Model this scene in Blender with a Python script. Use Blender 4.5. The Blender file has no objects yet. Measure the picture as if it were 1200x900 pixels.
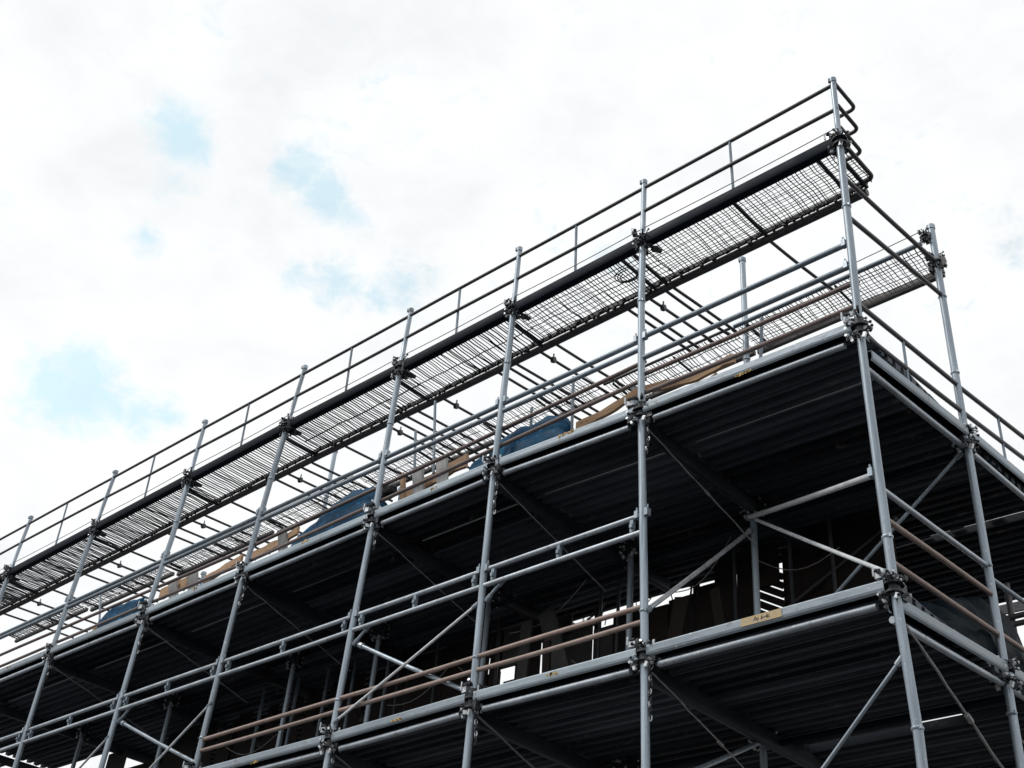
import bpy, math, random
from mathutils import Vector, Matrix, noise as mnoise

# ------------------------------------------------------------------ camera, sky, sun, exposure
scene = bpy.context.scene
COL = scene.collection
H = 5.0                                   # height of the lower platform above the ground; z below is measured from it
YAW, PITCH, ROLL = -0.7933, 0.6183, 0.0968
FPX = 1415.7                              # focal length for a 1200 px wide picture
CAM = Vector((2.926, -6.167, -3.400))
cyw, syw, cp, sp = math.cos(YAW), math.sin(YAW), math.cos(PITCH), math.sin(PITCH)
FWD = Vector((syw * cp, cyw * cp, sp))
R0 = Vector((cyw, -syw, 0)); U0 = R0.cross(FWD)
RGT = R0 * math.cos(ROLL) + U0 * math.sin(ROLL)
UPV = -R0 * math.sin(ROLL) + U0 * math.cos(ROLL)
cam_d = bpy.data.cameras.new('camera'); cam = bpy.data.objects.new('camera', cam_d); COL.objects.link(cam)
cam_d.sensor_width = 36.0; cam_d.lens = 36.0 * FPX / 1200.0
cam_d.clip_start = 0.05; cam_d.clip_end = 3000.0
m = Matrix((RGT, UPV, -FWD)).transposed().to_4x4(); m.translation = CAM + Vector((0, 0, H))
cam.matrix_world = m
scene.camera = cam

SUN_EL, SUN_AZ = math.radians(50), math.radians(222)      # azimuth from +Y towards +X
sun_dir = Vector((math.sin(SUN_AZ) * math.cos(SUN_EL), math.cos(SUN_AZ) * math.cos(SUN_EL), math.sin(SUN_EL)))
sd = bpy.data.lights.new('sun', 'SUN'); so = bpy.data.objects.new('sun', sd); COL.objects.link(so)
sd.energy = 1.5; sd.angle = math.radians(12); sd.color = (1.0, 0.97, 0.93)
so.rotation_euler = sun_dir.to_track_quat('Z', 'Y').to_euler(); so.location = (0, -20, 40)

world = bpy.data.worlds.new('World'); scene.world = world; world.use_nodes = True
nt = world.node_tree; nt.nodes.clear(); N = nt.nodes.new; L = nt.links.new
def wmath(op, a, b=None, c=None):
    n = N('ShaderNodeMath'); n.operation = op
    for i, v in enumerate((a, b, c)):
        if v is None: continue
        if isinstance(v, (int, float)): n.inputs[i].default_value = v
        else: L(v, n.inputs[i])
    return n.outputs[0]
out = N('ShaderNodeOutputWorld'); bg = N('ShaderNodeBackground'); L(bg.outputs[0], out.inputs[0])
bg.inputs[1].default_value = 0.1
sky = N('ShaderNodeTexSky'); sky.sky_type = 'NISHITA'; sky.sun_disc = False
sky.sun_elevation = SUN_EL; sky.sun_rotation = SUN_AZ; sky.air_density = 1.0; sky.dust_density = 1.2
tc = N('ShaderNodeTexCoord'); GEN = tc.outputs['Generated']
def wnoise(scale, detail, rough, off=0.0, warp=0.0):
    mp = N('ShaderNodeMapping'); mp.inputs['Location'].default_value = (off, off * 0.7, off * 1.3)
    mp.inputs['Scale'].default_value = (1, 1, 1.6); L(GEN, mp.inputs[0])
    n = N('ShaderNodeTexNoise'); n.inputs['Scale'].default_value = scale; n.inputs['Detail'].default_value = detail
    n.inputs['Roughness'].default_value = rough; n.inputs['Distortion'].default_value = warp
    L(mp.outputs[0], n.inputs[0]); return n.outputs[0]
n1 = wnoise(7.0, 7, 0.55, 3.1, 0.35); n2 = wnoise(3.2, 6, 0.55, 8.7, 0.3); n3 = wnoise(16.0, 6, 0.6, 1.3, 0.3)
# openings in the cloud cover: direction, radius
gaps = [((-0.679, 0.273, 0.681), 0.041, 0.84), ((-0.679, 0.284, 0.677), 0.027, 0.67), ((-0.696, 0.294, 0.655), 0.027, 0.50), ((-0.634, 0.355, 0.687), 0.030, 0.67),
        ((-0.628, 0.371, 0.684), 0.028, 0.62), ((-0.626, 0.389, 0.675), 0.034, 0.73), ((-0.622, 0.405, 0.670), 0.028, 0.67), ((-0.727, 0.299, 0.619), 0.020, 0.67),
        ((-0.668, 0.404, 0.625), 0.030, 0.56), ((-0.656, 0.426, 0.623), 0.038, 0.67), ((-0.645, 0.440, 0.625), 0.023, 0.56), ((-0.633, 0.457, 0.625), 0.028, 0.62),
        ((-0.613, 0.470, 0.636), 0.043, 0.69), ((-0.596, 0.482, 0.642), 0.024, 0.56), ((-0.807, 0.293, 0.513), 0.040, 0.78), ((-0.800, 0.311, 0.512), 0.056, 0.95),
        ((-0.795, 0.327, 0.511), 0.043, 0.84), ((-0.785, 0.353, 0.509), 0.033, 0.62), ((-0.773, 0.372, 0.513), 0.027, 0.62), ((-0.211, 0.721, 0.660), 0.035, 0.46),
        ((-0.211, 0.734, 0.646), 0.035, 0.46)]
wv = N('ShaderNodeTexNoise'); wv.inputs['Scale'].default_value = 9.0; wv.inputs['Detail'].default_value = 6; wv.inputs['Roughness'].default_value = 0.6; L(GEN, wv.inputs[0])
wo = N('ShaderNodeVectorMath'); wo.operation = 'MULTIPLY_ADD'; L(wv.outputs['Color'], wo.inputs[0]); wo.inputs[1].default_value = (0.055, 0.055, 0.055); L(GEN, wo.inputs[2])
ws = N('ShaderNodeVectorMath'); ws.operation = 'SUBTRACT'; L(wo.outputs[0], ws.inputs[0]); ws.inputs[1].default_value = (0.0275, 0.0275, 0.0275)
acc = None
for d, r, g_s in gaps:
    v = N('ShaderNodeVectorMath'); v.operation = 'DISTANCE'; L(ws.outputs[0], v.inputs[0]); v.inputs[1].default_value = Vector(d).normalized()
    g = wmath('MULTIPLY', wmath('MAXIMUM', wmath('SUBTRACT', 1.0, wmath('DIVIDE', v.outputs['Value'], r)), 0.0), g_s)
    acc = g if acc is None else wmath('MAXIMUM', acc, g)
thin = wmath('ADD', acc, wmath('MULTIPLY', wmath('SUBTRACT', n1, 0.5), 0.7))
n4 = wnoise(38.0, 7, 0.65, 5.7, 0.5)
thin = wmath('ADD', thin, wmath('MULTIPLY', wmath('SUBTRACT', n3, 0.5), 0.75))
thin = wmath('ADD', thin, wmath('MULTIPLY', wmath('SUBTRACT', n4, 0.5), 1.1))
mr = N('ShaderNodeMapRange'); mr.interpolation_type = 'SMOOTHSTEP'
L(thin, mr.inputs[0]); mr.inputs[1].default_value = 0.08; mr.inputs[2].default_value = 0.70
mr.inputs[3].default_value = 0.0; mr.inputs[4].default_value = 0.50
SKYK = (2.6, 3.4, 2.5)
# cloud brightness
cb = wmath('ADD', wmath('MULTIPLY', wmath('SUBTRACT', n2, 0.5), 1.2), wmath('MULTIPLY', wmath('SUBTRACT', n1, 0.5), 1.3))
cb = wmath('ADD', cb, wmath('MULTIPLY', wmath('SUBTRACT', n3, 0.5), 0.8))
cbr = N('ShaderNodeMapRange'); L(cb, cbr.inputs[0]); cbr.inputs[1].default_value = -0.55; cbr.inputs[2].default_value = 0.22
cbr.inputs[3].default_value = 0.0; cbr.inputs[4].default_value = 1.0
cc = N('ShaderNodeMixRGB'); L(cbr.outputs[0], cc.inputs[0])
cc.inputs[1].default_value = (8.45, 8.7, 8.95, 1); cc.inputs[2].default_value = (10.3, 10.4, 10.45, 1)
mx = N('ShaderNodeMixRGB'); L(mr.outputs[0], mx.inputs[0]); L(cc.outputs[0], mx.inputs[1])
blue = N('ShaderNodeMixRGB'); blue.blend_type = 'MULTIPLY'; blue.inputs[0].default_value = 1.0     # thin high veil brightens the blue
L(sky.outputs[0], blue.inputs[1]); blue.inputs[2].default_value = (SKYK[0], SKYK[1], SKYK[2], 1); L(blue.outputs[0], mx.inputs[2])
L(mx.outputs[0], bg.inputs[0])

vs = scene.view_settings
vs.view_transform = 'Standard'; vs.look = 'None'; vs.exposure = 0.0; vs.gamma = 1.0; vs.use_curve_mapping = False
scene.render.resolution_x = 1024; scene.render.resolution_y = 768

rng = random.Random(7)

# ------------------------------------------------------------------ helpers
def W(x, y, z): return Vector((x, y, z + H))
def on_front(px, py, y):
    """point of the plane at depth y that the surveyed picture position belongs to"""
    d = FWD + RGT * ((px - 600) / FPX) + UPV * ((450 - py) / FPX)
    p = CAM + d * ((y - CAM.y) / d.y)
    return W(p.x, p.y, p.z)
def on_side(px, py, x):
    d = FWD + RGT * ((px - 600) / FPX) + UPV * ((450 - py) / FPX)
    p = CAM + d * ((x - CAM.x) / d.x)
    return W(p.x, p.y, p.z)

class MB:
    """collects shapes for ONE mesh object"""
    def __init__(s): s.v = []; s.f = []; s.m = []
    def add(s, vs, fs, mat=0):
        o = len(s.v); s.v += [tuple(v) for v in vs]
        for f in fs: s.f.append(tuple(i + o for i in f)); s.m.append(mat)
    def tube(s, pts, r, n=10, mat=0, cap=True):
        pts = [Vector(p) for p in pts]; k = len(pts)
        rr = r if isinstance(r, (list, tuple)) else [r] * k
        t0 = (pts[1] - pts[0]).normalized()
        ref = Vector((0, 0, 1)) if abs(t0.z) < 0.9 else Vector((1, 0, 0))
        nrm = t0.cross(ref).normalized(); vs = []
        for i, p in enumerate(pts):
            if i == 0: t = pts[1] - pts[0]
            elif i == k - 1: t = pts[-1] - pts[-2]
            else: t = (pts[i + 1] - pts[i]).normalized() + (pts[i] - pts[i - 1]).normalized()
            t.normalize(); nrm = (nrm - t * nrm.dot(t)).normalized(); b = t.cross(nrm)
            for j in range(n):
                a = 2 * math.pi * j / n; vs.append(p + (nrm * math.cos(a) + b * math.sin(a)) * rr[i])
        fs = []
        for i in range(k - 1):
            for j in range(n):
                fs.append((i * n + j, i * n + (j + 1) % n, (i + 1) * n + (j + 1) % n, (i + 1) * n + j))
        if cap:
            fs.append(tuple(range(n - 1, -1, -1))); fs.append(tuple((k - 1) * n + j for j in range(n)))
        s.add(vs, fs, mat)
    def sweep(s, p0, p1, prof, mat=0, up=Vector((0, 0, 1))):
        """prof: (sideways, up) polygon swept from p0 to p1"""
        p0 = Vector(p0); p1 = Vector(p1); t = (p1 - p0).normalized(); sd_ = t.cross(up).normalized(); u = sd_.cross(t); n = len(prof)
        vs = [p + sd_ * a + u * b for p in (p0, p1) for a, b in prof]
        fs = [(j, (j + 1) % n, n + (j + 1) % n, n + j) for j in range(n)]
        fs += [tuple(range(n - 1, -1, -1)), tuple(range(n, 2 * n))]
        s.add(vs, fs, mat)
    def beam(s, p0, p1, w, h, bev=0.012, mat=0, up=Vector((0, 0, 1))):
        a, b, e = w / 2, h / 2, min(bev, w * 0.4, h * 0.4); k = e * 0.3
        prof = [(-a + e, -b), (a - e, -b), (a - k, -b + k), (a, -b + e), (a, b - e), (a - k, b - k), (a - e, b), (-a + e, b), (-a + k, b - k), (-a, b - e), (-a, -b + e), (-a + k, -b + k)]
        s.sweep(p0, p1, prof, mat, up)
    def channel(s, p0, p1, w, h, t=0.009, e=0.012):
        """pressed steel channel, open underneath; the shade inside is painted with a dark second material"""
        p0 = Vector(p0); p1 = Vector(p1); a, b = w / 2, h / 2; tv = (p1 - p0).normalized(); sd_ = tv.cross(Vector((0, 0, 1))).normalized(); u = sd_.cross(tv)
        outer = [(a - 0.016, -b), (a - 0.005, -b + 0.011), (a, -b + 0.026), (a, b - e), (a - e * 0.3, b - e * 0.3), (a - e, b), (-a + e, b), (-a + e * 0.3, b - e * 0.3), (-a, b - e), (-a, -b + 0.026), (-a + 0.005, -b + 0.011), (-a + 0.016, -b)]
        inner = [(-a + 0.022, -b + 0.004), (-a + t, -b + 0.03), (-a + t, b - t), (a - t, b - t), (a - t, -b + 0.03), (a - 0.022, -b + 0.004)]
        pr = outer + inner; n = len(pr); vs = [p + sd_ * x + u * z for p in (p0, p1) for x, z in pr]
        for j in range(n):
            s.add([vs[j], vs[(j + 1) % n], vs[n + (j + 1) % n], vs[n + j]], [(0, 1, 2, 3)], 1 if j >= 11 else 0)  # dark slot on the inner faces stands for shade in the hollow
        for o in (0, n):
            s.add([vs[o + i] for i in range(n)], [(0, 1, 16, 17), (1, 2, 3, 15, 16), (3, 4, 5, 15), (5, 6, 14, 15), (6, 7, 8, 14), (8, 9, 10, 13, 14), (10, 11, 12, 13)], 0)
    def box(s, c, size, rot=None, mat=0):
        c = Vector(c); a, b, d = (q / 2 for q in size)
        vs = [Vector((x, y, z)) for x in (-a, a) for y in (-b, b) for z in (-d, d)]
        if rot is not None: vs = [rot @ v for v in vs]
        s.add([v + c for v in vs], [(0, 1, 3, 2), (4, 6, 7, 5), (0, 4, 5, 1), (2, 3, 7, 6), (0, 2, 6, 4), (1, 5, 7, 3)], mat)
    def mesh(s, name, mats, smooth=True):
        me = bpy.data.meshes.new(name); me.from_pydata(s.v, [], s.f)
        if not isinstance(mats, (list, tuple)): mats = [mats]
        for mt in mats: me.materials.append(mt)
        me.polygons.foreach_set('material_index', s.m)
        me.update()
        if smooth:
            me.polygons.foreach_set('use_smooth', [True] * len(me.polygons)); me.set_sharp_from_angle(angle=math.radians(38))
        return me
    def build(s, name, mats, parent=None, smooth=True):
        return link(name, s.mesh(name, mats, smooth), parent)

def link(name, me, parent=None, loc=None):
    """loc and mesh coordinates are world coordinates; the child keeps its place under an unrotated parent"""
    o = bpy.data.objects.new(name, me); COL.objects.link(o)
    if loc is not None: o.location = loc
    if parent is not None:
        o.parent = parent; o.location = Vector(o.location) - abs_loc(parent)
    return o
def abs_loc(o):
    v = Vector(o.location)
    while o.parent is not None: o = o.parent; v = v + Vector(o.location)
    return v
def tag(o, label, cat, group=None):
    o['label'] = label; o['category'] = cat
    if group: o['group'] = group
    return o
def thing(name, label, cat, loc, group=None):
    o = bpy.data.objects.new(name, None); COL.objects.link(o); o.location = loc; o.empty_display_size = 0.2
    return tag(o, label, cat, group)

# ------------------------------------------------------------------ materials
def material(name, c1, c2, rough=0.5, metal=0.0, scale=6.0, stretch=(1, 1, 1), spots=None, bump=0.15, bscale=60.0, rvar=0.12, spotw=(0.60, 0.68), spec=0.5, vary=(0.82, 1.15), splash=None):
    mt = bpy.data.materials.new(name); mt.use_nodes = True; t = mt.node_tree; t.nodes.clear(); n = t.nodes.new; l = t.links.new
    o = n('ShaderNodeOutputMaterial'); b = n('ShaderNodeBsdfPrincipled'); l(b.outputs[0], o.inputs[0])
    tcn = n('ShaderNodeTexCoord'); oi = n('ShaderNodeObjectInfo')
    add = n('ShaderNodeVectorMath'); add.operation = 'ADD'; l(tcn.outputs['Object'], add.inputs[0])
    mul = n('ShaderNodeVectorMath'); mul.operation = 'SCALE'; mul.inputs[0].default_value = (17.3, 9.1, 23.7); l(oi.outputs['Random'], mul.inputs['Scale'])
    l(mul.outputs[0], add.inputs[1])
    mp = n('ShaderNodeMapping'); mp.inputs['Scale'].default_value = stretch; l(add.outputs[0], mp.inputs[0])
    nz = n('ShaderNodeTexNoise'); nz.inputs['Scale'].default_value = scale; nz.inputs['Detail'].default_value = 8; nz.inputs['Roughness'].default_value = 0.65; l(mp.outputs[0], nz.inputs[0])
    rp = n('ShaderNodeMapRange'); l(nz.outputs[0], rp.inputs[0]); rp.inputs[1].default_value = 0.3; rp.inputs[2].default_value = 0.7
    mix = n('ShaderNodeMixRGB'); mix.inputs[1].default_value = (*c1, 1); mix.inputs[2].default_value = (*c2, 1); l(rp.outputs[0], mix.inputs[0])
    vr = n('ShaderNodeMapRange'); l(oi.outputs['Random'], vr.inputs[0]); vr.inputs[3].default_value = vary[0]; vr.inputs[4].default_value = vary[1]
    hs = n('ShaderNodeHueSaturation'); l(vr.outputs[0], hs.inputs['Value']); l(mix.outputs[0], hs.inputs['Color'])
    col = hs.outputs[0]
    if spots:
        nz2 = n('ShaderNodeTexNoise'); nz2.inputs['Scale'].default_value = scale * 2.3; nz2.inputs['Detail'].default_value = 6; nz2.inputs['Roughness'].default_value = 0.7; l(add.outputs[0], nz2.inputs[0])
        r2 = n('ShaderNodeMapRange'); l(nz2.outputs[0], r2.inputs[0]); r2.inputs[1].default_value = spotw[0]; r2.inputs[2].default_value = spotw[1]; r2.inputs[4].default_value = 0.85
        mx2 = n('ShaderNodeMixRGB'); l(r2.outputs[0], mx2.inputs[0]); l(col, mx2.inputs[1]); mx2.inputs[2].default_value = (*spots, 1); col = mx2.outputs[0]
    if splash:
        for sc_, cc_, w_ in ((31.0, splash, (0.66, 0.70)), (23.0, (0.17, 0.10, 0.065), (0.68, 0.73))):
            n5 = n('ShaderNodeTexNoise'); n5.inputs['Scale'].default_value = sc_; n5.inputs['Detail'].default_value = 5; n5.inputs['Roughness'].default_value = 0.6; l(add.outputs[0], n5.inputs[0])
            r5 = n('ShaderNodeMapRange'); l(n5.outputs[0], r5.inputs[0]); r5.inputs[1].default_value = w_[0]; r5.inputs[2].default_value = w_[1]; r5.inputs[4].default_value = 0.8
            m5 = n('ShaderNodeMixRGB'); l(r5.outputs[0], m5.inputs[0]); l(col, m5.inputs[1]); m5.inputs[2].default_value = (*cc_, 1); col = m5.outputs[0]
    l(col, b.inputs['Base Color'])
    rr = n('ShaderNodeMapRange'); l(nz.outputs[0], rr.inputs[0]); rr.inputs[1].default_value = 0.3; rr.inputs[2].default_value = 0.7
    rr.inputs[3].default_value = max(0.05, rough - rvar); rr.inputs[4].default_value = min(1.0, rough + rvar); l(rr.outputs[0], b.inputs['Roughness'])
    b.inputs['Metallic'].default_value = metal; b.inputs['Specular IOR Level'].default_value = spec
    if bump:
        bn = n('ShaderNodeTexNoise'); bn.inputs['Scale'].default_value = bscale; bn.inputs['Detail'].default_value = 4; l(mp.outputs[0], bn.inputs[0])
        bu = n('ShaderNodeBump'); bu.inputs['Strength'].default_value = bump; bu.inputs['Distance'].default_value = 0.01; l(bn.outputs[0], bu.inputs['Height']); l(bu.outputs[0], b.inputs['Normal'])
    return mt

M = {}
M['galv'] = material('galvanised_steel', (0.20, 0.24, 0.28), (0.38, 0.435, 0.485), 0.42, 0.45, 5.0, (1, 1, 0.35), (0.12, 0.125, 0.14), 0.2, 45)
M['galv_std'] = material('streaked_galvanised_steel', (0.185, 0.225, 0.265), (0.40, 0.46, 0.515), 0.42, 0.45, 34.0, (1, 1, 0.05), (0.14, 0.145, 0.155), 0.25, 40, spotw=(0.60, 0.68), splash=(0.62, 0.63, 0.62))
M['galv_bright'] = material('worn_bright_steel', (0.46, 0.49, 0.52), (0.68, 0.71, 0.74), 0.36, 0.5, 7.0, (1, 1, 1), (0.2, 0.19, 0.19), 0.2, 45)
M['beam'] = material('galvanised_beam', (0.22, 0.27, 0.31), (0.36, 0.42, 0.465), 0.5, 0.25, 4.0, (0.4, 1, 1), (0.16, 0.15, 0.145), 0.2, 40, spotw=(0.60, 0.70), splash=(0.6, 0.61, 0.6))
M['rail_bright'] = material('bright_galvanised_tube', (0.33, 0.375, 0.42), (0.55, 0.60, 0.65), 0.42, 0.4, 6.0, (1, 1, 1), (0.2, 0.2, 0.21), 0.2, 50, splash=(0.66, 0.67, 0.66))
M['dark'] = material('dark_paint_and_channel_shade', (0.006, 0.009, 0.014), (0.013, 0.018, 0.027), 0.55, 0.0, 6.0, (0.5, 1, 1), (0.03, 0.036, 0.044), 0.1, 50, spotw=(0.66, 0.74), spec=0.05)
M['rail_dark'] = material('weathered_dark_tube', (0.045, 0.043, 0.048), (0.10, 0.095, 0.10), 0.5, 0.2, 8.0, (1, 1, 1), (0.12, 0.08, 0.06), 0.2, 60)
M['bluegrey'] = material('blue_grey_tube', (0.13, 0.17, 0.21), (0.25, 0.30, 0.345), 0.45, 0.3, 6.0, (1, 1, 1), (0.08, 0.10, 0.12), 0.2, 60)
M['rust'] = material('rusty_tube', (0.23, 0.165, 0.14), (0.40, 0.31, 0.275), 0.6, 0.1, 9.0, (1, 1, 1), (0.13, 0.085, 0.07), 0.3, 70)
M['rust_dark'] = material('rusty_dark_tube', (0.10, 0.072, 0.065), (0.21, 0.155, 0.145), 0.6, 0.1, 9.0, (1, 1, 1), (0.07, 0.045, 0.04), 0.3, 70)
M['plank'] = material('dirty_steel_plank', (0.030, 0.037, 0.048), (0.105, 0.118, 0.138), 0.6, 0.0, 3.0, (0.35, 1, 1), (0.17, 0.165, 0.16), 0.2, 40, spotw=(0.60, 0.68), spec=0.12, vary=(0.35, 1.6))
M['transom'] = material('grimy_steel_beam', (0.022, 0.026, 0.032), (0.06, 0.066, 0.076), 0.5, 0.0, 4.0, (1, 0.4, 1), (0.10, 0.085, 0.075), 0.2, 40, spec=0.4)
M['fascia'] = material('dull_grey_brown_board', (0.075, 0.068, 0.068), (0.15, 0.138, 0.135), 0.65, 0.0, 6.0, (0.3, 1, 1), (0.06, 0.05, 0.045), 0.2, 40)
M['wire'] = material('dark_wire', (0.018, 0.018, 0.022), (0.05, 0.05, 0.055), 0.55, 0.2, 10.0, (1, 1, 1), None, 0.0)
M['cable'] = material('steel_cable', (0.22, 0.22, 0.22), (0.42, 0.41, 0.40), 0.5, 0.4, 30.0, (1, 1, 1), None, 0.0)
M['coupler'] = material('grimy_coupler', (0.010, 0.012, 0.016), (0.038, 0.042, 0.050), 0.45, 0.2, 30.0, (1, 1, 1), (0.30, 0.32, 0.34), 0.3, 90, spotw=(0.60, 0.65))
M['wood'] = material('brown_timber', (0.30, 0.17, 0.09), (0.58, 0.38, 0.22), 0.75, 0.0, 8.0, (0.25, 3, 6), (0.10, 0.06, 0.04), 0.4, 40)
M['wood_grey'] = material('weathered_grey_timber', (0.27, 0.27, 0.27), (0.44, 0.44, 0.43), 0.8, 0.0, 9.0, (3, 3, 0.3), (0.16, 0.14, 0.12), 0.4, 40)
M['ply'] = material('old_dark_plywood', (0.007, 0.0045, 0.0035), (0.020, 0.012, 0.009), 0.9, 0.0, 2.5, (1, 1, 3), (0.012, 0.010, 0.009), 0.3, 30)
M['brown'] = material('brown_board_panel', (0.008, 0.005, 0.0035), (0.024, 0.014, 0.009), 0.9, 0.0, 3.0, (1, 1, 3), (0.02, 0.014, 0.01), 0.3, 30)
M['sheet'] = material('dusty_grey_sheet', (0.03, 0.03, 0.03), (0.085, 0.083, 0.08), 0.8, 0.0, 4.0, (1, 1, 1), (0.03, 0.03, 0.03), 0.2, 30)
M['tarp'] = material('blue_tarpaulin', (0.004, 0.036, 0.085), (0.011, 0.082, 0.165), 0.6, 0.0, 5.0, (1, 1, 1), (0.015, 0.20, 0.40), 0.5, 25, spotw=(0.57, 0.64), spec=0.12)
M['tarp_dark'] = material('dark_teal_tarpaulin', (0.002, 0.005, 0.008), (0.006, 0.014, 0.021), 0.5, 0.0, 5.0, (1, 1, 1), (0.02, 0.045, 0.055), 0.5, 25, spotw=(0.68, 0.74), spec=0.04)
M['pale'] = material('pale_tube_and_light_line', (0.52, 0.54, 0.56), (0.72, 0.74, 0.76), 0.4, 0.0, 8.0, (1, 1, 1), (0.3, 0.29, 0.28), 0.1, 40)
M['rag'] = material('black_rag', (0.008, 0.008, 0.01), (0.02, 0.02, 0.024), 0.9, 0.0, 6.0, (1, 1, 1), None, 0.3, 40)
M['sticker'] = material('yellow_sticker', (0.42, 0.29, 0.13), (0.56, 0.42, 0.22), 0.6, 0.0, 22.0, (1, 1, 1), (0.34, 0.37, 0.38), 0.1, 60, spotw=(0.52, 0.60))
M['stencil'] = material('yellow_stencil_paint', (0.52, 0.32, 0.09), (0.70, 0.47, 0.17), 0.7, 0.0, 25.0, (1, 1, 1), (0.36, 0.34, 0.28), 0.1, 60, spotw=(0.60, 0.66))
M['ink'] = material('black_print', (0.02, 0.018, 0.015), (0.07, 0.055, 0.04), 0.7, 0.0, 30.0, (1, 1, 1), None, 0.0)
M['asphalt'] = material('asphalt', (0.026, 0.026, 0.027), (0.05, 0.05, 0.05), 0.85, 0.0, 0.8, (1, 1, 1), (0.09, 0.085, 0.08), 0.4, 12)

# ------------------------------------------------------------------ ground
gm = MB(); G = 40
for i in range(G + 1):
    for j in range(G + 1):
        u = (i / G * 2 - 1); v = (j / G * 2 - 1); x = math.copysign(abs(u) ** 3, u) * 1500; y = math.copysign(abs(v) ** 3, v) * 1500
        gm.v.append((x, y, 0.0))
for i in range(G):
    for j in range(G): gm.f.append((i * (G + 1) + j, (i + 1) * (G + 1) + j, (i + 1) * (G + 1) + j + 1, i * (G + 1) + j + 1)); gm.m.append(0)
ground = gm.build('ground', M['asphalt'], None, False); ground['kind'] = 'structure'

# ------------------------------------------------------------------ the surveyed frame
# front row of standards: list of (x, z) from the top down (they lean a little)
FR = [
    [(0.007, 4.47), (0.003, 3.08), (-0.002, 1.99), (0.006, 1.37), (0.031, 0.02), (0.075, -0.95), (0.08, -H)],
    [(-1.897, 4.49), (-1.902, 3.17), (-1.878, 1.99), (-1.828, 0.63), (-1.785, -0.81), (-1.78, -H)],
    [(-3.414, 4.51), (-3.420, 3.37), (-3.455, 2.08), (-3.452, 1.02), (-3.430, -0.32), (-3.43, -H)],
    [(-4.945, 4.49), (-4.978, 3.34), (-4.990, 2.07), (-5.043, 0.89), (-5.076, -0.24), (-5.08, -H)],
    [(-6.690, 4.51), (-6.870, 3.10), (-6.975, 2.02), (-7.042, 0.04), (-7.05, -H)],
    [(-8.600, 4.515), (-8.650, 2.90), (-8.765, 2.03), (-8.811, 0.33), (-8.82, -H)],
    [(-10.60, 4.50), (-10.74, 3.30), (-10.81, 2.05), (-10.80, 0.65), (-10.80, -H)],
    [(-12.815, 4.52), (-12.92, 3.30), (-12.95, 2.05), (-12.95, 0.0), (-12.95, -H)],
    [(-15.00, 4.50), (-15.05, 2.0), (-15.05, -H)],
]
def fx(k, z):
    pts = FR[k]
    for (xa, za), (xb, zb) in zip(pts, pts[1:]):
        if z <= za and z >= zb: return xa + (xb - xa) * (za - z) / (za - zb)
    return pts[0][0] if z > pts[0][1] else pts[-1][0]
ZC = [3.822, 3.826, 3.811, 3.800, 3.800, 3.772, 3.742, 3.714, 3.70]      # top of the walkway beam at each standard
ZB = [1.965, 2.012, 2.068, 2.065, 2.052, 2.040, 2.045, 2.045, 2.045]     # top of the upper platform beam
ZA = [-0.007, -0.015, -0.010, -0.035, -0.035, -0.03, -0.03, -0.03, -0.03]
NS = len(FR); D = 1.586; RS = 0.0295
scaffold = thing('scaffold', 'tall grey steel tube scaffold with two plank platforms and mesh walkways', 'scaffold', (0, 0, 0))

def wob(p0, p1, r, n=10, sag=0.006, segs=4):
    """a used tube: slightly bowed"""
    p0 = Vector(p0); p1 = Vector(p1); t = p1 - p0; s = Vector((rng.uniform(-1, 1), rng.uniform(-1, 1), rng.uniform(-1, 0.6))) * sag
    return [p0 + t * (i / segs) + s * math.sin(math.pi * i / segs) for i in range(segs + 1)]
def part_tube(name, p0, p1, r, mat, parent=None, sag=0.006):
    b = MB(); b.tube(wob(p0, p1, r, sag=sag), r); return b.build(name, M[mat], parent or scaffold)

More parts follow.
